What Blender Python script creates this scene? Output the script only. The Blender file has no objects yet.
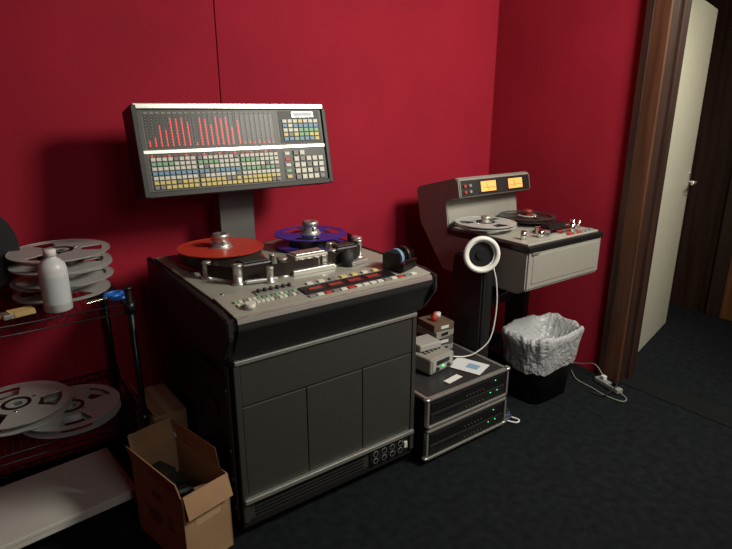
import bpy, bmesh, math, random
from mathutils import Matrix, Vector, noise
random.seed(4)
scene = bpy.context.scene
try:
    scene.view_settings.view_transform = 'Standard'
except Exception: pass

# ---------------------------------------------------------------- materials
MATS = {}
def mat(name, col, rough=0.5, metal=0.0, var=0.0, vscale=20, bump=0.0, bscale=200, emit=None, estr=1.0, trans=0.0, spec=None, wood=False):
    if name in MATS: return MATS[name]
    m = bpy.data.materials.new(name); m.use_nodes = True
    nt = m.node_tree; b = nt.nodes['Principled BSDF']
    b.inputs['Base Color'].default_value = (*col, 1)
    b.inputs['Roughness'].default_value = rough
    b.inputs['Metallic'].default_value = metal
    if spec is not None: b.inputs['Specular IOR Level'].default_value = spec
    if trans: b.inputs['Transmission Weight'].default_value = trans
    tc = nt.nodes.new('ShaderNodeTexCoord')
    if var > 0:
        n = nt.nodes.new('ShaderNodeTexNoise'); n.inputs['Scale'].default_value = vscale
        n.inputs['Detail'].default_value = 5
        if wood:
            mp = nt.nodes.new('ShaderNodeMapping'); mp.inputs['Scale'].default_value = (1, 1, 0.06)
            nt.links.new(tc.outputs['Object'], mp.inputs['Vector']); nt.links.new(mp.outputs[0], n.inputs['Vector'])
        else:
            nt.links.new(tc.outputs['Object'], n.inputs['Vector'])
        r = nt.nodes.new('ShaderNodeValToRGB')
        r.color_ramp.elements[0].position = 0.3; r.color_ramp.elements[1].position = 0.7
        r.color_ramp.elements[0].color = (*[c*(1-var) for c in col], 1)
        r.color_ramp.elements[1].color = (*[min(1, c*(1+var)) for c in col], 1)
        nt.links.new(n.outputs['Fac'], r.inputs['Fac']); nt.links.new(r.outputs['Color'], b.inputs['Base Color'])
    if bump > 0:
        n2 = nt.nodes.new('ShaderNodeTexNoise'); n2.inputs['Scale'].default_value = bscale; n2.inputs['Detail'].default_value = 3
        nt.links.new(tc.outputs['Object'], n2.inputs['Vector'])
        bp = nt.nodes.new('ShaderNodeBump'); bp.inputs['Strength'].default_value = bump; bp.inputs['Distance'].default_value = 0.004
        nt.links.new(n2.outputs['Fac'], bp.inputs['Height']); nt.links.new(bp.outputs['Normal'], b.inputs['Normal'])
    if emit:
        b.inputs['Emission Color'].default_value = (*emit, 1); b.inputs['Emission Strength'].default_value = estr
    MATS[name] = m; return m

RED = mat('red_fabric', (.325, .012, .030), .85, var=.07, vscale=3, bump=.3, bscale=260, spec=.2)
CARPET = mat('carpet', (.0095, .0115, .0135), .95, var=.3, vscale=25, bump=.45, bscale=240, spec=.08)
CEIL = mat('ceiling_paint', (.10, .09, .085), .9, var=.05)
WOOD = mat('casing_wood', (.075, .029, .014), .5, var=.4, vscale=30, wood=True)
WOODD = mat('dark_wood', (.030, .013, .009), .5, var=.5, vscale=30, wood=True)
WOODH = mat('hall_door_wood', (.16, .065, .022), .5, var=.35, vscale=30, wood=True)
CREAM = mat('cream_paint', (.50, .48, .39), .5, var=.03)
CAB = mat('cabinet_grey', (.036, .037, .032), .5, var=.06, vscale=40, bump=.1, bscale=500)
CABD = mat('cabinet_black', (.012, .012, .012), .5, bump=.1, bscale=500)
ALU = mat('brushed_alu', (.62, .62, .58), .35, .8)
CHROME = mat('chrome', (.75, .75, .73), .15, 1.0)
DECK = mat('deck_grey', (.37, .37, .32), .45, .15, var=.04)
BLACK = mat('black_plastic', (.008, .008, .009), .4)
FACE = mat('meter_face', (.040, .041, .037), .45)
GREYM = mat('recorder_grey', (.27, .26, .23), .5, var=.04)
SILV = mat('reel_silver', (.58, .59, .57), .4, .3)
TAPE = mat('tape_brown', (.022, .015, .012), .35)
REDR = mat('reel_red', (.62, .055, .035), .4)
BLUER = mat('reel_blue', (.04, .035, .32), .4)
WHITE = mat('white_plastic', (.75, .75, .72), .4)
LEDR = mat('led_red', (.5, .01, .01), .4, emit=(1, .03, .03), estr=1.1)
LEDD = mat('display_red', (.3, .01, .01), .4, emit=(1, .03, .03), estr=.45)
LEDG = mat('led_green', (.05, .5, .1), .4, emit=(.1, 1, .3), estr=1.5)
VU = mat('vu_amber', (.7, .35, .1), .4, emit=(1, .36, .09), estr=.85)
BW = mat('btn_white', (.66, .66, .58), .5)
BG = mat('btn_green', (.22, .45, .26), .5)
BY = mat('btn_yellow', (.66, .55, .18), .5)
BB = mat('btn_blue', (.16, .32, .48), .5)
BR = mat('btn_red', (.5, .04, .03), .5)
BK = mat('btn_grey', (.22, .22, .21), .5)
CARD = mat('cardboard', (.32, .19, .10), .85, var=.1, vscale=15)
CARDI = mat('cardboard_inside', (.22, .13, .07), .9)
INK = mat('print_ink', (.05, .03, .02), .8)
PAPER = mat('paper', (.62, .64, .66), .7)
BLUEP = mat('blue_plastic', (.02, .16, .60), .35)
BRIS = mat('bristle', (.55, .38, .16), .9)
HANDW = mat('brush_wood', (.38, .16, .05), .5)
RUB = mat('rubber', (.02, .02, .02), .7)
WHEEL = mat('caster_grey', (.35, .35, .33), .5)
SHELFM = mat('shelf_black', (.012, .012, .013), .35, .4)
# thin translucent liner plastic
BAG = bpy.data.materials.new('bag_plastic'); BAG.use_nodes = True
nt = BAG.node_tree; pb = nt.nodes['Principled BSDF']; out = nt.nodes['Material Output']
pb.inputs['Base Color'].default_value = (.52, .53, .55, 1); pb.inputs['Roughness'].default_value = .25
tcn = nt.nodes.new('ShaderNodeTexCoord'); vo = nt.nodes.new('ShaderNodeTexNoise'); vo.inputs['Scale'].default_value = 14; vo.inputs['Detail'].default_value = 2; vo.inputs['Distortion'].default_value = 2.5
bpn = nt.nodes.new('ShaderNodeBump'); bpn.inputs['Strength'].default_value = .8; bpn.inputs['Distance'].default_value = .02
nt.links.new(tcn.outputs['Object'], vo.inputs['Vector']); nt.links.new(vo.outputs['Fac'], bpn.inputs['Height']); nt.links.new(bpn.outputs['Normal'], pb.inputs['Normal'])
trn = nt.nodes.new('ShaderNodeBsdfTransparent'); mx = nt.nodes.new('ShaderNodeMixShader'); mx.inputs[0].default_value = .78
nt.links.new(trn.outputs[0], mx.inputs[1]); nt.links.new(pb.outputs[0], mx.inputs[2]); nt.links.new(mx.outputs[0], out.inputs['Surface'])

# ---------------------------------------------------------------- builder
class B:
    def __init__(s, name, parent=None):
        s.name = name; s.v = []; s.f = []; s.mi = []; s.sm = []; s.mats = []; s.M = Matrix(); s.parent = parent
    def midx(s, m):
        if m not in s.mats: s.mats.append(m)
        return s.mats.index(m)
    def _take(s, bm, m, smooth=None, M=None):
        bmesh.ops.recalc_face_normals(bm, faces=bm.faces)
        T = s.M @ (M if M else Matrix())
        base = len(s.v); bm.verts.index_update()
        for v in bm.verts: s.v.append(tuple(T @ v.co))
        k = s.midx(m)
        for f in bm.faces:
            s.f.append([base + v.index for v in f.verts]); s.mi.append(k)
            s.sm.append(f.smooth if smooth is None else smooth)
        bm.free()
    def box(s, c, d, m, bevel=0, rot=None, seg=2):
        bm = bmesh.new(); bmesh.ops.create_cube(bm, size=1)
        for v in bm.verts: v.co = Vector((v.co.x*d[0], v.co.y*d[1], v.co.z*d[2]))
        if bevel: bmesh.ops.bevel(bm, geom=list(bm.edges), offset=bevel, segments=seg, affect='EDGES', profile=.5)
        M = Matrix.Translation(Vector(c))
        if rot is not None: M = M @ rot
        s._take(bm, m, False, M)
    def b2(s, lo, hi, m, bevel=0):
        s.box([(a+b)/2 for a, b in zip(lo, hi)], [b-a for a, b in zip(lo, hi)], m, bevel)
    def cyl(s, c, r, h, m, axis='Z', r2=None, seg=40, bevel=0, rot=None):
        bm = bmesh.new(); bmesh.ops.create_cone(bm, cap_ends=True, segments=seg, radius1=r, radius2=r if r2 is None else r2, depth=h)
        for f in bm.faces: f.smooth = len(f.verts) == 4
        if bevel:
            es = [e for e in bm.edges if any(len(f.verts) > 4 for f in e.link_faces)]
            bmesh.ops.bevel(bm, geom=es, offset=bevel, segments=2, affect='EDGES')
        R = Matrix()
        if axis == 'X': R = Matrix.Rotation(math.pi/2, 4, 'Y')
        if axis == 'Y': R = Matrix.Rotation(math.pi/2, 4, 'X')
        if rot is not None: R = rot
        s._take(bm, m, None, Matrix.Translation(Vector(c)) @ R)
    def prism(s, prof, x0, x1, m, bevel=0):
        bm = bmesh.new()
        a = [bm.verts.new((x0, y, z)) for y, z in prof]; b = [bm.verts.new((x1, y, z)) for y, z in prof]
        n = len(prof); bm.faces.new(a); bm.faces.new(b[::-1])
        for i in range(n): bm.faces.new((a[i], a[(i+1) % n], b[(i+1) % n], b[i]))
        if bevel: bmesh.ops.bevel(bm, geom=list(bm.edges), offset=bevel, segments=2, affect='EDGES')
        s._take(bm, m, False)
    def loft(s, loops, m, cap0=False, cap1=False, smooth=True, closed=True):
        bm = bmesh.new(); L = [[bm.verts.new(p) for p in lp] for lp in loops]; n = len(loops[0])
        for a, b in zip(L, L[1:]):
            for i in range(n if closed else n-1):
                bm.faces.new((a[i], a[(i+1) % n], b[(i+1) % n], b[i]))
        if cap0: bm.faces.new(L[0])
        if cap1: bm.faces.new(L[-1])
        for f in bm.faces: f.smooth = len(f.verts) == 4 and smooth
        s._take(bm, m)
    def lathe(s, c, prof, m, seg=40, cap0=True, cap1=True, smooth=True):
        s.loft([[(c[0]+r*math.cos(2*math.pi*i/seg), c[1]+r*math.sin(2*math.pi*i/seg), c[2]+z) for i in range(seg)] for r, z in prof], m, cap0, cap1, smooth)
    def sector(s, z0, z1, r0, r1, a0, a1, m, c=(0, 0)):
        full = abs(a1-a0) > 6.28; n = max(3, int(abs(a1-a0)/.1))
        bm = bmesh.new(); rows = []
        for i in range(n if full else n+1):
            a = a0+(a1-a0)*i/n; ca, sa = math.cos(a), math.sin(a)
            rows.append([bm.verts.new((c[0]+r*ca, c[1]+r*sa, z)) for r, z in ((r0, z0), (r1, z0), (r1, z1), (r0, z1))])
        N = len(rows)
        for i in range(N if full else N-1):
            p, q = rows[i], rows[(i+1) % N]
            for k in range(4): bm.faces.new((p[k], p[(k+1) % 4], q[(k+1) % 4], q[k]))
        if not full: bm.faces.new(rows[0]); bm.faces.new(rows[-1])
        s._take(bm, m, False)
    def tube(s, pts, r, m, seg=8, sub=6):
        P = [Vector(p) for p in pts]
        if sub > 1 and len(P) > 2:
            Q = []
            for i in range(len(P)-1):
                p0 = P[max(i-1, 0)]; p1 = P[i]; p2 = P[i+1]; p3 = P[min(i+2, len(P)-1)]
                for k in range(sub):
                    t = k/sub
                    Q.append(.5*((2*p1)+(-p0+p2)*t+(2*p0-5*p1+4*p2-p3)*t*t+(-p0+3*p1-3*p2+p3)*t**3))
            Q.append(P[-1]); P = Q
        loops = []; up = Vector((0, 0, 1)); side = None
        for i, p in enumerate(P):
            d = (P[min(i+1, len(P)-1)]-P[max(i-1, 0)]).normalized()
            if side is None:
                side = d.cross(up)
                if side.length < .1: side = d.cross(Vector((1, 0, 0)))
            side = (side-d*side.dot(d)).normalized(); w = d.cross(side)
            loops.append([tuple(p+r*(math.cos(2*math.pi*k/seg)*side+math.sin(2*math.pi*k/seg)*w)) for k in range(seg)])
        s.loft(loops, m, True, True)
    def torus(s, c, R, r, m, M=None, seg=40, rs=10):
        old = s.M; s.M = old @ Matrix.Translation(Vector(c)) @ (M if M else Matrix())
        loops = []
        for i in range(seg+1):
            a = 2*math.pi*i/seg
            loops.append([((R+r*math.cos(2*math.pi*k/rs))*math.cos(a), (R+r*math.cos(2*math.pi*k/rs))*math.sin(a), r*math.sin(2*math.pi*k/rs)) for k in range(rs)])
        s.loft(loops, m); s.M = old
    def done(s, dz=0):
        me = bpy.data.meshes.new(s.name); me.from_pydata([(x, y, z+dz) for x, y, z in s.v], [], s.f)
        for m in s.mats: me.materials.append(m)
        me.polygons.foreach_set('material_index', s.mi); me.polygons.foreach_set('use_smooth', s.sm); me.update()
        o = bpy.data.objects.new(s.name, me); scene.collection.objects.link(o)
        if s.parent: o.parent = s.parent
        return o
def empty(name):
    e = bpy.data.objects.new(name, None); scene.collection.objects.link(e); e.empty_display_size = .1; return e
RX = lambda d: Matrix.Rotation(math.radians(d), 4, 'X')
RY = lambda d: Matrix.Rotation(math.radians(d), 4, 'Y')
RZ = lambda d: Matrix.Rotation(math.radians(d), 4, 'Z')
T = lambda x, y, z: Matrix.Translation(Vector((x, y, z)))

# ---------------------------------------------------------------- room
WX, WY = 2.95, 2.62
b = B('floor'); b.b2((-1.9, -2.3, -.1), (5.0, 2.8, 0), CARPET); b.done()
b = B('ceiling'); b.b2((-1.9, -2.3, 2.65), (5.0, 2.8, 2.75), CEIL); b.done()
b = B('wall_back')
b.b2((-1.9, WY, 0), (1.05, WY+.1, 2.65), RED, .003); b.b2((1.052, WY-.004, 0), (3.05, WY+.1, 2.65), RED, .003); b.done()
b = B('wall_left'); b.b2((-1.9, -2.3, 0), (-1.8, WY, 2.65), RED); b.done()
b = B('wall_front'); b.b2((-1.8, -2.3, 0), (2.95, -2.2, 2.65), RED); b.done()
b = B('wall_right')
b.b2((WX, 1.62, 0), (WX+.17, WY-.005, 2.65), RED); b.b2((WX, -2.3, 0), (WX+.17, .48, 2.65), RED)
b.b2((WX, .48, 2.32), (WX+.17, 1.62, 2.65), RED); b.done()
b = B('trim_1')   # door casing, room side
b.b2((WX-.022, 1.50, 0), (WX, 1.625, 2.32), WOOD, .004); b.b2((WX-.022, .475, 0), (WX, .60, 2.32), WOOD, .004)
b.b2((WX-.022, .60, 2.20), (WX, 1.50, 2.32), WOOD, .004)
b.b2((WX-.030, 1.585, 0), (WX-.022, 1.625, 2.32), WOODD, .002); b.done()
b = B('trim_2')   # jamb
b.b2((WX, 1.50, 0), (WX+.17, 1.62, 2.32), WOODD); b.b2((WX, .48, 0), (WX+.17, .60, 2.32), WOODD)
b.b2((WX, .60, 2.20), (WX+.17, 1.50, 2.32), WOODD); b.b2((WX+.07, 1.485, 0), (WX+.11, 1.50, 2.2), WOODD); b.done()
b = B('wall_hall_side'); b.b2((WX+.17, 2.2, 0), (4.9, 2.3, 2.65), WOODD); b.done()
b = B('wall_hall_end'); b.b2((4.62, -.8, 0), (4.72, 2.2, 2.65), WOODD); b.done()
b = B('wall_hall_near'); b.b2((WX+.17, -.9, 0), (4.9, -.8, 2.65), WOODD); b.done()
# open cream door
ang = math.degrees(math.atan2(.21, .90))
b = B('door_1'); b.M = T(3.22, 1.60, 0) @ RZ(ang)
b.b2((0, 0, .002), (.93, .045, 2.17), CREAM, .003)
for z in (.25, 1.1, 1.95): b.cyl((0, -.004, z), .009, .09, ALU)
b.box((.86, -.006, 1.06), (.05, .012, .16), ALU, .004)
b.cyl((.86, -.03, 1.07), .009, .05, ALU, 'Y'); b.cyl((.81, -.052, 1.07), .008, .13, ALU, 'X')
b.cyl((.86, .07, 1.07), .009, .05, ALU, 'Y'); b.cyl((.92, .095, 1.07), .008, .20, ALU, 'X'); b.done()
# far wooden door
b = B('door_2')
b.b2((4.565, .75, .0), (4.612, 1.62, 2.1), WOODH, .004); b.b2((4.56, 1.62, 0), (4.615, 1.72, 2.2), WOODD, .004)
b.b2((4.56, .65, 0), (4.615, .75, 2.2), WOODD, .004); b.b2((4.56, .65, 2.1), (4.615, 1.72, 2.2), WOODD, .004)
for z0, z1 in ((.2, .95), (1.1, 1.95)): b.b2((4.558, .87, z0), (4.566, 1.50, z1), WOODH, .003)
b.done()
b = B('trim_threshold'); b.b2((WX-.01, .60, 0), (WX+.18, 1.50, .005), mat('threshold', (.010, .011, .012), .9, spec=.1), .002); b.done()

# ---------------------------------------------------------------- reels
def reel(name, pos, r, fl, thick=.056, pack=0.0, windows=3, rot=None, hub=None, parent=None, a0=.3, hubr=.057, cap=None, spoke=.65):
    b = B(name, parent); b.M = T(*pos) @ (rot if rot else Matrix())
    hub = hub or fl
    for z in (0, thick-.0025):
        if windows:
            b.sector(z, z+.0025, .02, r*.42, 0, 2*math.pi, fl); b.sector(z, z+.0025, r*.84, r, 0, 2*math.pi, fl)
            for k in range(windows):
                a = a0+k*2*math.pi/windows
                b.sector(z, z+.0025, r*.419, r*.841, a, a+spoke, fl)
        else:
            b.sector(z, z+.0025, .02, r, 0, 2*math.pi, fl)
        b.sector(z-.0008, z+.0035, r-.003, r, 0, 2*math.pi, fl)
    b.sector(.002, thick-.002, .038, hubr, 0, 2*math.pi, hub)
    if pack: b.sector(.0035, thick-.0035, hubr, pack, 0, 2*math.pi, TAPE)
    b.sector(thick, thick+.003, .038, .05, 0, 2*math.pi, BLACK if hub == fl else hub)
    for k in range(3):
        a = a0+k*2*math.pi/3+.3
        b.cyl((r*.36*math.cos(a), r*.36*math.sin(a), thick+.001), .006, .003, CHROME, seg=16)
    if cap:
        b.lathe((0, 0, thick), [(.036, -.03), (.042, 0), (.042, .014), (.031, .018), (.031, .038), (.037, .040), (.037, .054), (.030, .058), (.012, .058), (.010, .050), (.001, .050)], cap)
        for k in range(3):
            b.box((.036*math.cos(k*2.094+.5), .036*math.sin(k*2.094+.5), thick+.022), (.014, .012, .022), cap, .002, RZ(math.degrees(k*2.094+.5)))
    return b.done()

# ---------------------------------------------------------------- multitrack tape machine
DL = -.022
mt = empty('multitrack_tape_recorder')
X0, X1 = .625, 1.44
b = B('cabinet', mt)
b.b2((X0, 1.64, .09), (X1, 2.40, .78), CABD, .006)
for x in (X0, X1-.022): b.b2((x, 1.618, .085), (x+.022, 1.645, .745), CAB, .003)
b.b2((X0+.022, 1.622, .560), (X1-.022, 1.642, .720), CAB, .004)
b.b2((X0+.004, 1.612, .724), (X1-.004, 1.642, .739), ALU, .002)
w = (X1-X0-.044)/3
for k in range(3):
    b.b2((X0+.022+k*w+.0015, 1.622, .193), (X0+.022+(k+1)*w-.0015, 1.642, .556), CAB, .003)
b.b2((X0+.006, 1.608, .168), (X1-.006, 1.642, .186), ALU, .003)
b.b2((X0+.022, 1.628, .085), (X1-.022, 1.642, .165), CAB, .002)
for k in range(4): b.b2((X0+.05, 1.624, .098+k*.015), (X1-.27, 1.629, .104+k*.015), BLACK)
b.b2((X1-.24, 1.620, .09), (X1-.03, 1.629, .162), CABD, .002)
for k in range(4):
    for j in range(2):
        b.cyl((X1-.215+k*.045, 1.618, .108+j*.034), .012, .008, BLACK, 'Y', seg=20)
        b.torus((X1-.215+k*.045, 1.615, .108+j*.034), .012, .0014, BK, RX(90), seg=20, rs=6)
b.box((X1-.05, 1.616, .125), (.018, .01, .03), BW, .002)
b.b2((X0, 1.63, .055), (X1, 2.38, .092), CABD, .004)
for sx, x in ((-1, X0), (1, X1)):
    b.box((x+sx*.005, 2.0, .40), (.010, .62, .50), CABD, .003)
    b.box((x+sx*.012, 1.655, .40), (.006, .03, .62), CAB, .002)
    b.box((x+sx*.014, 1.82, .50), (.008, .12, .035), BLACK, .003)
    for z in (.14, .26, .38, .62): b.cyl((x+sx*.014, 1.66, z), .006, .006, ALU, 'X', seg=12)
b.done()
b = B('upper_body', mt)
prof = [(1.548, .905), (1.552, .932), (1.565, .940), (2.42, .948), (2.42, .70), (2.30, .66), (1.80, .72), (1.64, .765), (1.612, .770), (1.598, .80), (1.565, .87)]
b.prism(prof, X0-.022, X1+.022, CABD, .004)
b.prism([(1.540, .900), (1.543, .934), (1.565, .943), (1.60, .943), (1.60, .80), (1.60, .795)], X0-.005, X1+.005, CABD, .003)
b.prism([(1.538, .922), (1.541, .938), (1.56, .944), (1.57, .935)], X0-.005, X1+.005, ALU, .001)
for xx in (X0-.040, X1+.018): b.prism([(1.540, .875), (1.545, .938), (1.62, .950), (2.43, .958), (2.43, .72), (2.3, .70), (1.61, .78)], xx, xx+.022, CABD, .005)
b.done(DL)
b = B('deck', mt)
DZ = .955
b.b2((X0-.01, 1.73, .94), (X1+.01, 2.41, DZ), DECK, .003)
b.prism([(1.556, .943), (1.556, .948), (1.728, .962), (1.728, .94)], X0-.01, X1+.01, DECK, .0015)
for (x, y) in ((.66, 1.76), (1.41, 1.76), (.66, 2.38), (1.41, 2.38), (1.03, 2.38)): b.cyl((x, y, DZ), .006, .004, CHROME, seg=16)
b.b2((.965, 1.80, DZ), (1.155, 1.91, DZ+.022), ALU, .003)
b.b2((.985, 1.82, DZ+.02), (1.135, 1.90, DZ+.072), DECK, .006)
for k in range(4): b.b2((1.0+k*.034, 1.812, DZ+.024), (1.022+k*.034, 1.822, DZ+.062), CHROME, .002)
b.b2((.995, 1.83, DZ+.072), (1.125, 1.89, DZ+.077), ALU, .002)
b.b2((.780, 1.855, DZ), (.905, 1.93, DZ+.066), BLACK, .008)
b.b2((.79, 1.865, DZ+.066), (.895, 1.92, DZ+.070), CAB, .002)
b.b2((1.205, 1.865, DZ), (1.315, 1.935, DZ+.066), BLACK, .008)
b.b2((1.215, 1.875, DZ+.066), (1.305, 1.925, DZ+.070), CAB, .002)
for x, y, r, h in ((.755, 1.84, .017, .075), (.935, 1.835, .019, .074), (1.168, 1.845, .016, .070), (.925, 1.90, .010, .075), (1.335, 1.90, .018, .078), (1.375, 1.965, .021, .072), (1.19, 1.90, .012, .085), (.69, 1.98, .016, .066), (1.41, 2.03, .014, .06), (.86, 1.79, .013, .06)):
    b.lathe((x, y, DZ), [(r*1.5, 0), (r*1.5, .006), (r, .008), (r, h-.006), (r*1.15, h-.005), (r*1.15, h), (r*.5, h+.002), (r*.001+.0005, h+.002)], ALU, 28)
b.lathe((1.22, 1.81, DZ), [(.026, 0), (.026, .058), (.014, .060), (.014, .068), (.001, .069)], RUB, 32)
b.box((1.27, 1.80, DZ+.012), (.10, .022, .018), ALU, .004, RZ(15))
b.box((.83, 1.80, DZ+.012), (.12, .018, .014), ALU, .004, RZ(-12))
path = [(.69, 2.10), (.67, 1.99), (.755, 1.858), (.935, 1.814), (1.06, 1.808), (1.168, 1.828), (1.335, 1.882), (1.41, 2.02), (1.43, 2.12)]
for (xa, ya), (xb, yb) in zip(path, path[1:]):
    L = math.hypot(xb-xa, yb-ya)
    b.box(((xa+xb)/2, (ya+yb)/2, DZ+.034), (L, .0012, .048), TAPE, 0, RZ(math.degrees(math.atan2(yb-ya, xb-xa))))
b.done(DL)
b = B('control_panel', mt)
sl = math.degrees(math.atan2(.014, .172)); b.M = T(0, 1.556, .948) @ RX(sl)
b.b2((.90, .035, 0), (1.30, .10, .006), BLACK, .002)
for k in range(4):
    x = .925+k*.085
    b.b2((x, .05, .006), (x+.062, .085, .0075), FACE)
    for d in range(6): b.b2((x+.006+d*.0085, .060, .0075), (x+.010+d*.0085, .073, .0080), LEDD)
for k in range(14):
    b.b2((.655+k*.017, .055, 0), (.668+k*.017, .072, .006), random.choice([BW, BW, BK, BR, BW]), .001)
    b.b2((.655+k*.017, .085, 0), (.668+k*.017, .100, .006), random.choice([BW, BK, BG, BW]), .001)
for k in range(15): b.b2((.90+k*.033, .010, 0), (.926+k*.033, .028, .005), random.choice([BW, BW, BK, BW, BR]), .0015)
for k in range(7): b.b2((.95+k*.05, .115, 0), (.975+k*.05, .135, .006), random.choice([BW, BK, BW, BY]), .0015)
b.b2((.75, .115, 0), (.90, .155, .004), BK, .001)
for k in range(6): b.cyl((.765+k*.024, .135, .008), .007, .012, BLACK, seg=16)
b.cyl((.685, .030, .010), .018, .02, BW, seg=28, bevel=.002)
b.done(DL)
b = B('casters', mt)
for x in (X0+.07, X1-.07):
    for y in (1.71, 2.32):
        b.cyl((x, y, .028), .028, .022, WHEEL, 'X', seg=28, bevel=.004); b.cyl((x, y, .028), .010, .030, BLACK, 'X', seg=16)
        b.box((x, y, .058), (.036, .04, .010), ALU, .002)
        for sx in (-.015, .015): b.box((x+sx, y, .045), (.003, .024, .034), ALU, .001)
b.done()
reel('supply_reel', (.830, 2.18, DZ+.008+DL), .178, REDR, .056, .165, 0, hub=ALU, parent=mt, cap=ALU)
reel('takeup_reel', (1.27, 2.19, DZ+.008+DL), .168, BLUER, .056, .10, 3, hub=ALU, parent=mt, cap=ALU, spoke=1.2)
b = B('meter_bridge_post', mt)
b.b2((.93, 2.425, .30), (1.10, 2.475, 1.40), mat('post_grey', (.10, .10, .095), .5), .004)
b.b2((.89, 2.40, .55), (1.14, 2.43, .75), CABD, .004); b.done()
b = B('meter_bridge', mt)
W, H = .83, .345
up = Vector((0, .07, .345)).normalized(); nm = Vector((1, 0, 0)).cross(up)
M = Matrix(((1, up.x, nm.x, .553), (0, up.y, nm.y, 2.18), (0, up.z, nm.z, 1.232), (0, 0, 0, 1))); b.M = M
b.b2((0, 0, -.115), (W, H, -.004), CABD, .006)
b.b2((.012, .010, -.006), (W-.012, H-.022, 0), FACE, .001)
b.b2((0, H-.020, -.10), (W, H+.004, .006), ALU, .004)
b.b2((-.008, -.006, -.13), (.012, H-.004, .010), CABD, .003); b.b2((W-.012, -.006, -.13), (W+.008, H-.018, .010), CABD, .003)
b.b2((0, -.008, -.05), (W, .014, .008), CABD, .003)
b.b2((.014, .158, 0), (W-.014, .172, .003), ALU, .001)
b.b2((.27, .03, -.26), (.50, .20, -.11), CABD, .006)
hs = [.2, .30, .7, .55, .95, .92, .95, .8, .1, .95, .9, .70, .97, .9, .97, .6, .85, .08, .1, .06, .12, .05, .1, .05]
cx0 = .034; cw = .0220; grp = .006
for k in range(24):
    x = cx0+k*cw+(k//8)*grp
    b.b2((x+.002, .180, 0), (x+cw-.004, .305, .001), BLACK)
    b.b2((x+.0090, .184, .001), (x+.0122, .184+.115*hs[k], .0022), LEDR)
    for j in range(11): b.b2((x+.0035, .188+j*.011, .001), (x+.0075, .1890+j*.011, .0016), BW)
    b.b2((x+.003, .308, 0), (x+cw-.005, .315, .0015), BK)
    b.b2((x+.006, .146, 0), (x+.012, .152, .003), LEDR if k % 3 == 0 else BR)
    rows = [BW, BG if k % 8 < 4 else BW, BW, BB if k < 16 else BG, BW, BY, BY]
    for j, mm in enumerate(rows):
        y = .129-j*.0178
        b.b2((x+.0012, y, 0), (x+cw-.0030, y+.0135, .006), mm if random.random() < .9 else BK, .001)
for k in range(4): b.b2((.028+k*8*cw+k*grp-.001, .016, 0), (.030+k*8*cw+k*grp-.001, .318, .0012), BK)
b.b2((.60, .180, 0), (.805, .318, .0015), CABD)
b.b2((.665, .290, 0), (.775, .314, .004), ALU, .001); b.b2((.672, .294, .004), (.768, .310, .005), PAPER)
cols = [BB, BG, BY, BW, BK]
for i in range(7):
    for j in range(5):
        b.b2((.615+i*.026, .190+j*.019, .001), (.636+i*.026, .205+j*.019, .006), [BB, BY, BG, BB, BW][j] if random.random() < .8 else random.choice(cols), .001)
for i in range(5):
    for j in range(5):
        if i > 1 and j == 4: continue
        b.b2((.650+i*.031, .020+j*.0265, .0), (.674+i*.031, .040+j*.0265, .007), BK if (i+j) % 4 == 0 else BW, .0015)
b.b2((.600, .02, 0), (.636, .15, .002), BLACK)
for j in range(5): b.b2((.606, .028+j*.025, .002), (.630, .042+j*.025, .006), [BY, BG, BW, BR, BW][j], .001)
b.done()

b = B('tape_dispenser'); b.M = T(1.365, 1.650, .9605+DL) @ RZ(18)
b.prism([(-.05, 0), (-.05, .03), (-.025, .04), (.02, .035), (.045, .065), (.05, .065), (.05, 0)], -.05, .05, BLACK, .003)
for sx in (-.028, .022):
    b.cyl((sx, .0, .048), .036, .018, TAPE if sx > 0 else mat('splicing_tape', (.16, .28, .40), .5), 'X', seg=36); b.cyl((sx, .0, .048), .020, .022, WHITE, 'X', seg=28)
for sx in (-.05, -.002, .048): b.box((sx, 0, .036), (.005, .07, .07), BLACK, .002)
b.box((0, -.052, .034), (.09, .004, .012), CHROME); b.done()

# ---------------------------------------------------------------- second recorder
tr = empty('stereo_tape_recorder')
A0, A1 = 2.12, 2.735
b = B('body', tr)
b.prism([(1.60, .70), (1.60, .895), (2.16, .895), (2.16, .68), (1.66, .67)], A0, A1, GREYM, .008)
b.b2((A0-.006, 1.592, .893), (A1+.006, 2.15, .922), BLACK, .006)
b.b2((A0+.015, 1.615, .92), (A1-.015, 2.13, .930), DECK, .003)
b.b2((A0+.04, 1.597, .73), (A1-.04, 1.602, .875), GREYM, .002)
b.box((A0+.05, 1.594, .885), (.05, .006, .012), ALU, .001)
b.done()
b = B('meter_housing', tr)
hp = [(2.065, 1.10), (2.085, 1.190), (2.11, 1.200), (2.41, 1.125), (2.42, 1.10), (2.38, .92), (2.18, .68), (2.145, .68), (2.145, .93), (2.18, 1.07)]
b.prism(hp, A0, A1-.03, GREYM, .006)
b.M = T(A0, 2.066, 1.10) @ RX(90-13)
b.b2((.012, .004, 0), (A1-A0-.042, .088, .004), CABD, .001)
for x in (.16, .385):
    b.b2((x-.015, .012, .003), (x+.135, .080, .007), BLACK, .002); b.b2((x, .018, .006), (x+.12, .074, .009), VU, .002)
    b.b2((x+.01, .038, .009), (x+.11, .040, .0095), BLACK); b.box((x+.05, .044, .0098), (.0015, .045, .001), BLACK, 0, RZ(25))
for k in range(4): b.cyl((.035+(k % 2)*.04, .026+(k//2)*.032, .008), .008, .012, ALU if k % 2 else BR, seg=16)
b.done()
reel('supply_reel', (2.225, 1.972, .957), .162, SILV, .016, .09, 3, parent=tr, cap=None, a0=.8, spoke=1.4)
reel('takeup_reel', (2.562, 1.965, .957), .158, mat('reel_dark', (.045, .04, .04), .3), .016, .12, 3, parent=tr, a0=.2, hub=SILV)
b = B('transport', tr)
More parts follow.
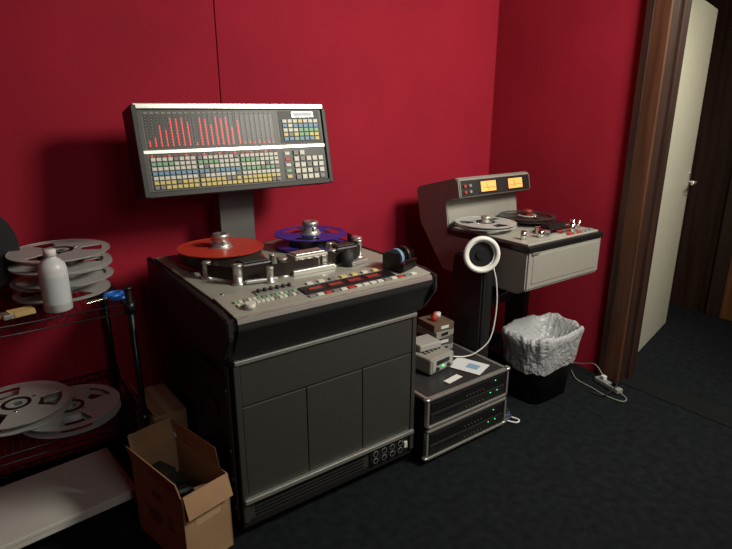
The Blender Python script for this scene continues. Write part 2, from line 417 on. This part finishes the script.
for x, y in ((2.225, 1.972), (2.562, 1.965)):
    b.lathe((x, y, .93), [(.05, 0), (.05, .020), (.022, .026), (.022, .062), (.028, .064), (.028, .074), (.014, .078), (.001, .078)], mat('hub_red', (.25, .03, .025), .4) if x > 2.4 else ALU, 28)
b.b2((2.36, 1.66, .93), (2.54, 1.75, .965), CHROME, .004); b.b2((2.38, 1.68, .965), (2.52, 1.74, .985), BLACK, .004)
for x, y, r, h in ((2.20, 1.70, .014, .045), (2.31, 1.68, .018, .04), (2.57, 1.68, .02, .045), (2.65, 1.73, .014, .05), (2.61, 1.665, .008, .06)): b.cyl((x, y, .93+h/2), r, h, CHROME, seg=28, bevel=.002)
for k in range(6): b.b2((2.47+k*.036, 1.622, .93), (2.498+k*.036, 1.640, .942), random.choice([BW, BK, BR, BK]), .001)
b.b2((2.40, 1.76, .93), (2.50, 1.79, .955), mat('tan', (.35, .22, .1), .5), .003)
b.done()
b = B('stand', tr)
for x in (2.18, 2.62):
    b.b2((x, 1.98, .03), (x+.05, 2.12, .67), CABD, .004); b.b2((x, 1.93, 0), (x+.05, 2.40, .035), CABD, .004)
    b.prism([(1.72, .67), (1.98, .67), (1.98, .50)], x+.005, x+.045, CABD)
b.b2((2.23, 2.02, .45), (2.62, 2.06, .60), CABD, .004); b.done()

# ring lamp on black column
b = B('ring_lamp')
b.prism([(1.78, 0.02), (1.78, .80), (1.80, .84), (1.98, .84), (2.00, .80), (2.03, .02)], 2.016, 2.100, CABD, .010)
b.b2((2.012, 1.76, 0), (2.108, 2.05, .025), CABD, .005)
RM = T(1.985, 1.775, .872) @ RZ(-32) @ RX(84)
b.M = RM
b.torus((0, 0, .012), .080, .012, WHITE)
b.sector(.0, .008, .062, .080, 0, 2*math.pi, WHITE)
b.cyl((0, 0, -.02), .022, .05, BLACK, seg=24); b.cyl((0, 0, -.012), .062, .008, BLACK, seg=32)
b.box((.045, .0, -.035), (.10, .03, .02), BLACK, .003)
b.M = Matrix()
b.tube([(2.04, 1.745, .82), (2.055, 1.725, .72), (2.055, 1.715, .58), (2.02, 1.712, .44), (1.96, 1.74, .372), (1.91, 1.77, .350), (1.86, 1.80, .352), (1.795, 1.80, .38)], .0034, WHITE)
b.done()

# ---------------------------------------------------------------- rack case
b = B('road_case')
C0, C1, Y0, Y1, ZT = 1.475, 2.0, 1.565, 2.05, .335
b.b2((C0, Y0+.02, .035), (C1, Y1, ZT), mat('case_laminate', (.03, .03, .032), .35), .003)
def frame(x0, x1, y, z0, z1, t, m):
    b.b2((x0, y, z0), (x1, y+.022, z0+t), m, .002); b.b2((x0, y, z1-t), (x1, y+.022, z1), m, .002)
    b.b2((x0, y, z0), (x0+t, y+.022, z1), m, .002); b.b2((x1-t, y, z0), (x1, y+.022, z1), m, .002)
for z0, z1 in ((.03, .180), (.190, .34)):
    frame(C0-.004, C1+.004, Y0, z0, z1, .012, ALU)
    b.b2((C0+.012, Y0+.006, z0+.012), (C1-.012, Y0+.021, z1-.012), BLACK, .001)
    for u in range(2):
        zz = z0+.020+u*.056
        b.b2((C0+.02, Y0+.003, zz), (C1-.02, Y0+.010, zz+.050), BLACK if u else CABD, .002)
        b.b2((C0+.05, Y0+.001, zz+.030), (C0+.20, Y0+.004, zz+.042), BLACK)
        for k in range(6): b.cyl((C0+.24+k*.022, Y0+.002, zz+.014), .0045, .006, CAB, 'Y', seg=10)
        for k in range(4): b.b2((C0+.40+k*.016, Y0+.001, zz+.034), (C0+.405+k*.016, Y0+.004, zz+.037), LEDG if (k+u) % 3 == 0 else CAB)
for x in (C0-.004, C1-.012):
    b.b2((x, Y0+.02, ZT-.012), (x+.016, Y1, ZT+.004), ALU, .002)
b.b2((C0, Y1-.01, ZT-.012), (C1, Y1+.004, ZT+.004), ALU, .002)
for x in (C0, C1):
    for y in (Y0+.012, Y1):
        for z in (.04, ZT): b.cyl((x, y, z), .016, .018, ALU, seg=16, bevel=.004)
b.box((C1+.003, 1.72, .19), (.006, .10, .09), ALU, .002)
for x in (C0+.06, C1-.06):
    for y in (Y0+.08, Y1-.08): b.cyl((x, y, .018), .02, .036, RUB, seg=20)
b.done()
b = B('paper_sheet')
b.box((1.86, 1.70, .3400), (.13, .17, .001), PAPER, 0, RZ(20)); b.box((1.87, 1.68, .3409), (.05, .06, .0008), mat('label_blue', (.2, .35, .5), .6), 0, RZ(20)); b.done()
b = B('tape_label'); b.box((1.70, 1.645, .3400), (.10, .035, .001), WHITE, 0, RZ(8)); b.done()
b = B('desktop_power_supply'); b.M = T(1.70, 1.83, .340) @ RZ(6)
b.box((0, 0, .045), (.17, .20, .08), GREYM, .008); b.box((0, -.101, .045), (.14, .004, .055), mat('panel_lt', (.35, .35, .33), .5), .001)
b.box((0, -.104, .058), (.09, .004, .020), BLACK); b.cyl((-.04, -.106, .03), .009, .012, BLACK, 'Y', seg=16); b.cyl((.04, -.106, .03), .009, .012, BLACK, 'Y', seg=16)
b.box((0, -.106, .035), (.012, .004, .008), LEDG)
for k in range(5): b.box((-.05+k*.025, .02, .086), (.012, .12, .002), BLACK)
b.box((.01, .03, .104), (.13, .11, .034), mat('panel_lt', (.35, .35, .33), .5), .006, RZ(-10))
for sx in (-.07, .07):
    for sy in (-.08, .08): b.cyl((sx, sy, .003), .008, .006, RUB, seg=12)
b.done()
b = B('tape_box_stack'); b.M = T(1.875, 1.96, .340)
for k, (mm, a) in enumerate(((mat('box_grey', (.25, .25, .24), .7), 3), (mat('box_drk', (.07, .06, .05), .7), -6), (GREYM, 4), (mat('box_tan', (.12, .08, .05), .7), -4))):
    b.box((0, 0, .02+k*.040), (.13, .14, .038), mm, .002, RZ(a)); b.box((.0, -.0708, .02+k*.040), (.05, .001, .016), PAPER if k % 2 else BLACK, 0, RZ(a))
b.lathe((-.02, -.01, .160), [(.016, 0), (.016, .025), (.008, .032), (.008, .042), (.001, .042)], BR, 20)
b.lathe((.03, .02, .160), [(.018, 0), (.018, .025), (.001, .025)], BW, 20); b.done()
b = B('cable_coil')
for k in range(4):
    b.torus((2.07, 1.64, .014+k*.013), .042-.004*k, .007, [mat('cable_blue', (.05, .08, .16), .5), RUB, mat('cable_blue', (.05, .08, .16), .5), RUB][k], RX(8*k-10) @ RY(7*k-8), seg=28, rs=8)
b.tube([(2.06, 1.60, .01), (2.09, 1.56, .008), (2.12, 1.57, .008), (2.11, 1.61, .008)], .005, PAPER); b.done()

# ---------------------------------------------------------------- waste basket
def rrect(cx, cy, z, hx, hy, n=64, p=4, off=None):
    L = []
    for i in range(n):
        a = 2*math.pi*i/n; c, s_ = math.cos(a), math.sin(a)
        x = hx*math.copysign(abs(c)**(2/p), c); y = hy*math.copysign(abs(s_)**(2/p), s_)
        L.append((cx+x, cy+y, z) if off is None else off(cx, cy, x, y, z, a))
    return L
CX, CY = 2.46, 1.72
wb = empty('waste_basket')
b = B('bin', wb)
b.loft([rrect(CX, CY, z, hx, hy) for z, hx, hy in ((0.0, .160, .110), (.30, .185, .133), (.345, .190, .137), (.35, .200, .145), (.362, .200, .145), (.362, .187, .133), (.02, .155, .105))], BLACK, True, True)
b.done()
b = B('liner_bag', wb)
def wr(amp, zamp):
    def f(cx, cy, x, y, z, a):
        ca, sa = math.cos(a), math.sin(a)
        n1 = noise.noise(Vector((ca*1.8, sa*1.8, z*7))); n2 = noise.noise(Vector((ca*5+7, sa*5, z*16))); n3 = abs(noise.noise(Vector((ca*8+3+z*9, sa*8-z*7, z*10))))-.2
        k = 1+amp*(.7*n1+.5*n2-.6*n3); return (cx+x*k, cy+y*k, z+zamp*(n1+.4*n2))
    return f
N = 260
lv = [(.205, .203, .148, .05, .05), (.215, .205, .150, .055, .045), (.235, .207, .152, .06, .04), (.26, .209, .154, .06, .03), (.285, .211, .156, .06, .02), (.31, .213, .158, .06, .01), (.335, .216, .161, .06, .01), (.36, .220, .164, .07, .012), (.382, .220, .165, .08, .025), (.396, .213, .159, .08, .03), (.398, .204, .152, .08, .03), (.388, .195, .143, .08, .03), (.370, .186, .134, .09, .025), (.35, .175, .124, .10, .02), (.32, .163, .113, .11, .02), (.29, .15, .10, .13, .02), (.265, .12, .08, .15, .03), (.25, .07, .05, .2, .03), (.245, .03, .02, .2, .02)]
L = [rrect(CX, CY, z, hx, hy, N, 3.0, wr(am*1.2, za*.75)) for z, hx, hy, am, za in lv]
b.loft(L, BAG, False, True); o = b.done()
# power strip + cords
b = B('power_strip'); b.M = T(2.83, 1.50, 0) @ RZ(75)
b.box((0, 0, .018), (.18, .042, .028), mat('strip_beige', (.28, .28, .26), .5), .005)
for k in range(4): b.box((-.06+k*.04, 0, .033), (.024, .028, .002), BK)
b.box((-.05, 0, .047), (.03, .03, .03), BLACK, .004); b.box((.04, 0, .045), (.028, .026, .026), PAPER, .004)
b.M = Matrix()
b.tube([(2.80, 1.42, .02), (2.78, 1.36, .008), (2.73, 1.36, .008), (2.72, 1.46, .008), (2.74, 1.55, .008), (2.76, 1.66, .008), (2.84, 1.75, .008)], .0028, mat('strip_beige', (.28, .28, .26), .5))
b.tube([(2.86, 1.55, .04), (2.87, 1.62, .09), (2.89, 1.72, .05), (2.90, 1.85, .01)], .0028, mat('strip_beige', (.28, .28, .26), .5))
b.tube([(2.83, 1.45, .05), (2.76, 1.42, .06), (2.71, 1.45, .012), (2.69, 1.52, .008)], .004, RUB); b.done()

# ---------------------------------------------------------------- wire shelf
SX0, SX1, SY0, SY1 = -.80, .42, 2.07, 2.57
ZS = (.055, .40, .865)
b = B('wire_shelving_unit')
for x in (SX0, SX1):
    for y in (SY0, SY1):
        b.cyl((x, y, .46), .0125, .92, SHELFM, seg=16); b.cyl((x, y, .92), .014, .012, BLACK, seg=16); b.cyl((x, y, .01), .018, .02, BLACK, seg=16)
        for z in ZS: b.cyl((x, y, z-.018), .019, .045, SHELFM, seg=16)
for z in ZS:
    for zz in (z-.004, z-.036):
        for y in (SY0, SY1): b.cyl(((SX0+SX1)/2, y, zz), .003, SX1-SX0, SHELFM, 'X', seg=8)
        for x in (SX0, SX1): b.cyl((x, (SY0+SY1)/2, zz), .003, SY1-SY0, SHELFM, 'Y', seg=8)
    n = int((SX1-SX0)/.024)
    for k in range(1, n): b.cyl((SX0+k*(SX1-SX0)/n, (SY0+SY1)/2, z-.002), .0018, SY1-SY0, SHELFM, 'Y', seg=6)
    for y in (SY0+.16, SY0+.33): b.cyl(((SX0+SX1)/2, y, z-.006), .003, SX1-SX0, SHELFM, 'X', seg=8)
    k = 0; x = SX0
    while x < SX1-.03:
        for y in (SY0, SY1):
            s = 1 if k % 2 else -1
            b.box((x+.016, y, z-.020), (.0026, .0026, .044), SHELFM, 0, RY(s*44))
        x += .032; k += 1
    k = 0; y = SY0
    while y < SY1-.03:
        s = 1 if k % 2 else -1
        b.box((SX1, y+.016, z-.020), (.0026, .0026, .044), SHELFM, 0, RX(s*44)); y += .032; k += 1
b.done()
ZT_ = .8665
reel('tape_reel', (.245, 2.375, ZT_), .172, SILV, .05, 0, 3, hub=SILV, a0=1.2, spoke=1.5)
reel('tape_reel', (.262, 2.365, ZT_+.056), .172, SILV, .05, 0, 3, a0=.2, spoke=1.5)
reel('tape_reel', (.255, 2.372, ZT_+.112), .178, SILV, .05, .08, 3, rot=RX(1.0), a0=2.2, spoke=1.5)
reel('tape_reel', (-.045, 2.50, ZT_+.178), .176, BLACK, .05, .15, 0, rot=RX(84), hub=SILV)
reel('tape_reel', (.19, 2.24, .4025), .180, SILV, .03, .0, 3, a0=.9, hub=SILV, spoke=1.3)
reel('tape_reel', (.02, 2.31, .4385), .185, SILV, .03, .09, 3, a0=.1, spoke=1.3)
reel('tape_reel', (.20, 2.26, .0575), .170, BLACK, .02, .12, 0, a0=.9, hub=SILV)
b = B('storage_box'); b.M = T(.07, 2.165, .0825) @ RZ(6)
b.box((0, 0, .020), (.52, .36, .038), mat('box_white', (.62, .60, .55), .6), .003); b.box((0, 0, .033), (.526, .366, .018), mat('box_white', (.6, .6, .55), .6), .003); b.done()
b = B('alcohol_bottle'); b.M = T(.198, 2.135, ZT_)
b.lathe((0, 0, 0), [(.040, 0), (.046, .004), (.046, .150), (.042, .168), (.028, .185), (.018, .193), (.018, .197)], mat('bottle_white', (.66, .68, .68), .35, spec=.5), 40)
b.lathe((0, 0, .197), [(.020, 0), (.020, .022), (.017, .025), (.001, .025)], WHITE, 32)
b.sector(.03, .13, .0462, .0466, -2.6, -.6, mat('bottle_label', (.55, .60, .62), .5))
b.done()
b = B('scissors'); b.M = T(.395, 2.155, ZT_+.004) @ RZ(12)
for s in (-1, 1):
    b.torus((.0, s*.026, .004), .023, .0075, BLUEP, Matrix.Diagonal((1.3, .9, 1, 1)), seg=28, rs=8)
    b.box((-.065, s*-.004, .004), (.10, .012, .0022), CHROME, .0005, RZ(s*4)); b.box((.0-.026, s*.012, .004), (.03, .010, .007), BLUEP, .002, RZ(-s*30))
b.cyl((-.04, 0, .005), .004, .007, CHROME, seg=12); b.done()
b = B('paint_brush'); b.M = T(.055, 2.14, ZT_+.003) @ RZ(12)
b.prism([(-.024, 0), (-.024, .016), (.024, .016), (.024, 0)], -.03, .0, ALU, .002)
b.prism([(-.026, 0), (-.028, .018), (.028, .018), (.026, 0)], 0, .055, BRIS, .003)
for k in range(16): b.box((.03, -.024+k*.0032, .009), (.075, .002, .014+.003*(k % 3)), BRIS, 0, RZ(random.uniform(-4, 4)))
b.prism([(-.010, .002), (-.012, .008), (-.006, .014), (.006, .014), (.012, .008), (.010, .002)], -.19, -.028, HANDW, .002); b.done()

# ---------------------------------------------------------------- cardboard boxes
b = B('cardboard_box'); b.M = T(.405, 1.60, 0) @ RZ(13)
w, d, h, t = .185, .345, .31, .004
b.b2((0, 0, 0.001), (w, d, .005), CARD); b.b2((0, 0, 0.001), (w, t, h), CARD); b.b2((0, d-t, 0.001), (w, d, h), CARD)
b.b2((0, 0, 0.001), (t, d, h), CARD); b.b2((w-t, 0, 0.001), (w, d, h), CARD)
b.box((w-.006, d/2+.02, h+.045), (t, d-.06, .09), CARD, 0, RY(-8)); b.box((w/2, d+.006, h+.045), (w-.01, t, .09), CARD, 0, RX(-8))
b.box((-.006, d/2, h+.03), (t, d-.01, .065), CARD, 0, RY(-12)); b.box((w/2, -.014, h-.035), (w-.01, t, .085), CARD, 0, RX(-18))
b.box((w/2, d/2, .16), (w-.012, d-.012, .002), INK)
b.torus((w/2, d/2-.03, .185), .065, .010, RUB, RX(6)); b.torus((w/2, d/2+.03, .205), .06, .010, RUB, RX(-12) @ RY(10))
b.box((w/2-.02, d/2+.10, .21), (.07, .09, .10), FACE, .004, RZ(10)); b.box((w/2+.03, d/2-.11, .20), (.06, .07, .09), CARDI, .002, RZ(-14))
for k in range(4): b.box((-.0006, .20-k*.016, .235), (.001, .008, .03), INK)
for k in range(5): b.box((-.0006, .20, .16-k*.012), (.001, .12-.015*k, .004), INK)
for k in range(3): b.box((-.0006, .09, .18-k*.02), (.001, .05, .005), INK)
b.box((w/2, -.0006, .20), (.10, .001, .05), mat('box_tape', (.42, .30, .17), .4)); b.done()
b = B('cardboard_box'); b.M = T(.455, 2.08, 0) @ RZ(2)
b.b2((0, 0, 0.001), (.135, .28, .36), CARD, .002); b.box((.0675, .14, .3615), (.03, .28, .001), mat('box_tape', (.4, .3, .2), .4)); b.box((.0675, .0, .24), (.10, .001, .06), PAPER)
b.box((.0, .14, .385), (.003, .27, .06), CARD, 0, RY(-25)); b.done()

# ---------------------------------------------------------------- camera & light
cam = bpy.data.cameras.new('camera'); co = bpy.data.objects.new('camera', cam); scene.collection.objects.link(co)
cam.sensor_width = 36; cam.lens = 550/732*36; cam.clip_start = .02
co.location = (0, 0, 1.55)
th = math.radians(16.7); yaw = math.radians(36)
F = Vector((math.sin(yaw)*math.cos(th), math.cos(yaw)*math.cos(th), -math.sin(th)))
co.rotation_euler = F.to_track_quat('-Z', 'Y').to_euler(); scene.camera = co
def area(name, loc, tgt, size, power, col):
    l = bpy.data.lights.new(name, 'AREA'); l.size = size; l.energy = power; l.color = col
    o = bpy.data.objects.new(name, l); scene.collection.objects.link(o); o.location = loc
    o.rotation_euler = (Vector(tgt)-Vector(loc)).to_track_quat('-Z', 'Y').to_euler(); return o
area('fill_light', (2.25, .15, 2.45), (2.0, 2.3, 1.1), .6, 74, (1, .95, .82))
area('fill_light', (.9, -1.3, 2.5), (1.5, 1.6, .7), 1.0, 19, (1, .97, .90))  # added fill light that lifts the ambient level, no second ceiling fitting
area('hall_lamp', (3.75, .5, 2.5), (3.9, 1.3, .8), .3, 16, (1, .95, .78))
w = bpy.data.worlds.new('world'); scene.world = w; w.use_nodes = True
w.node_tree.nodes['Background'].inputs[0].default_value = (.6, .68, .7, 1); w.node_tree.nodes['Background'].inputs[1].default_value = .05
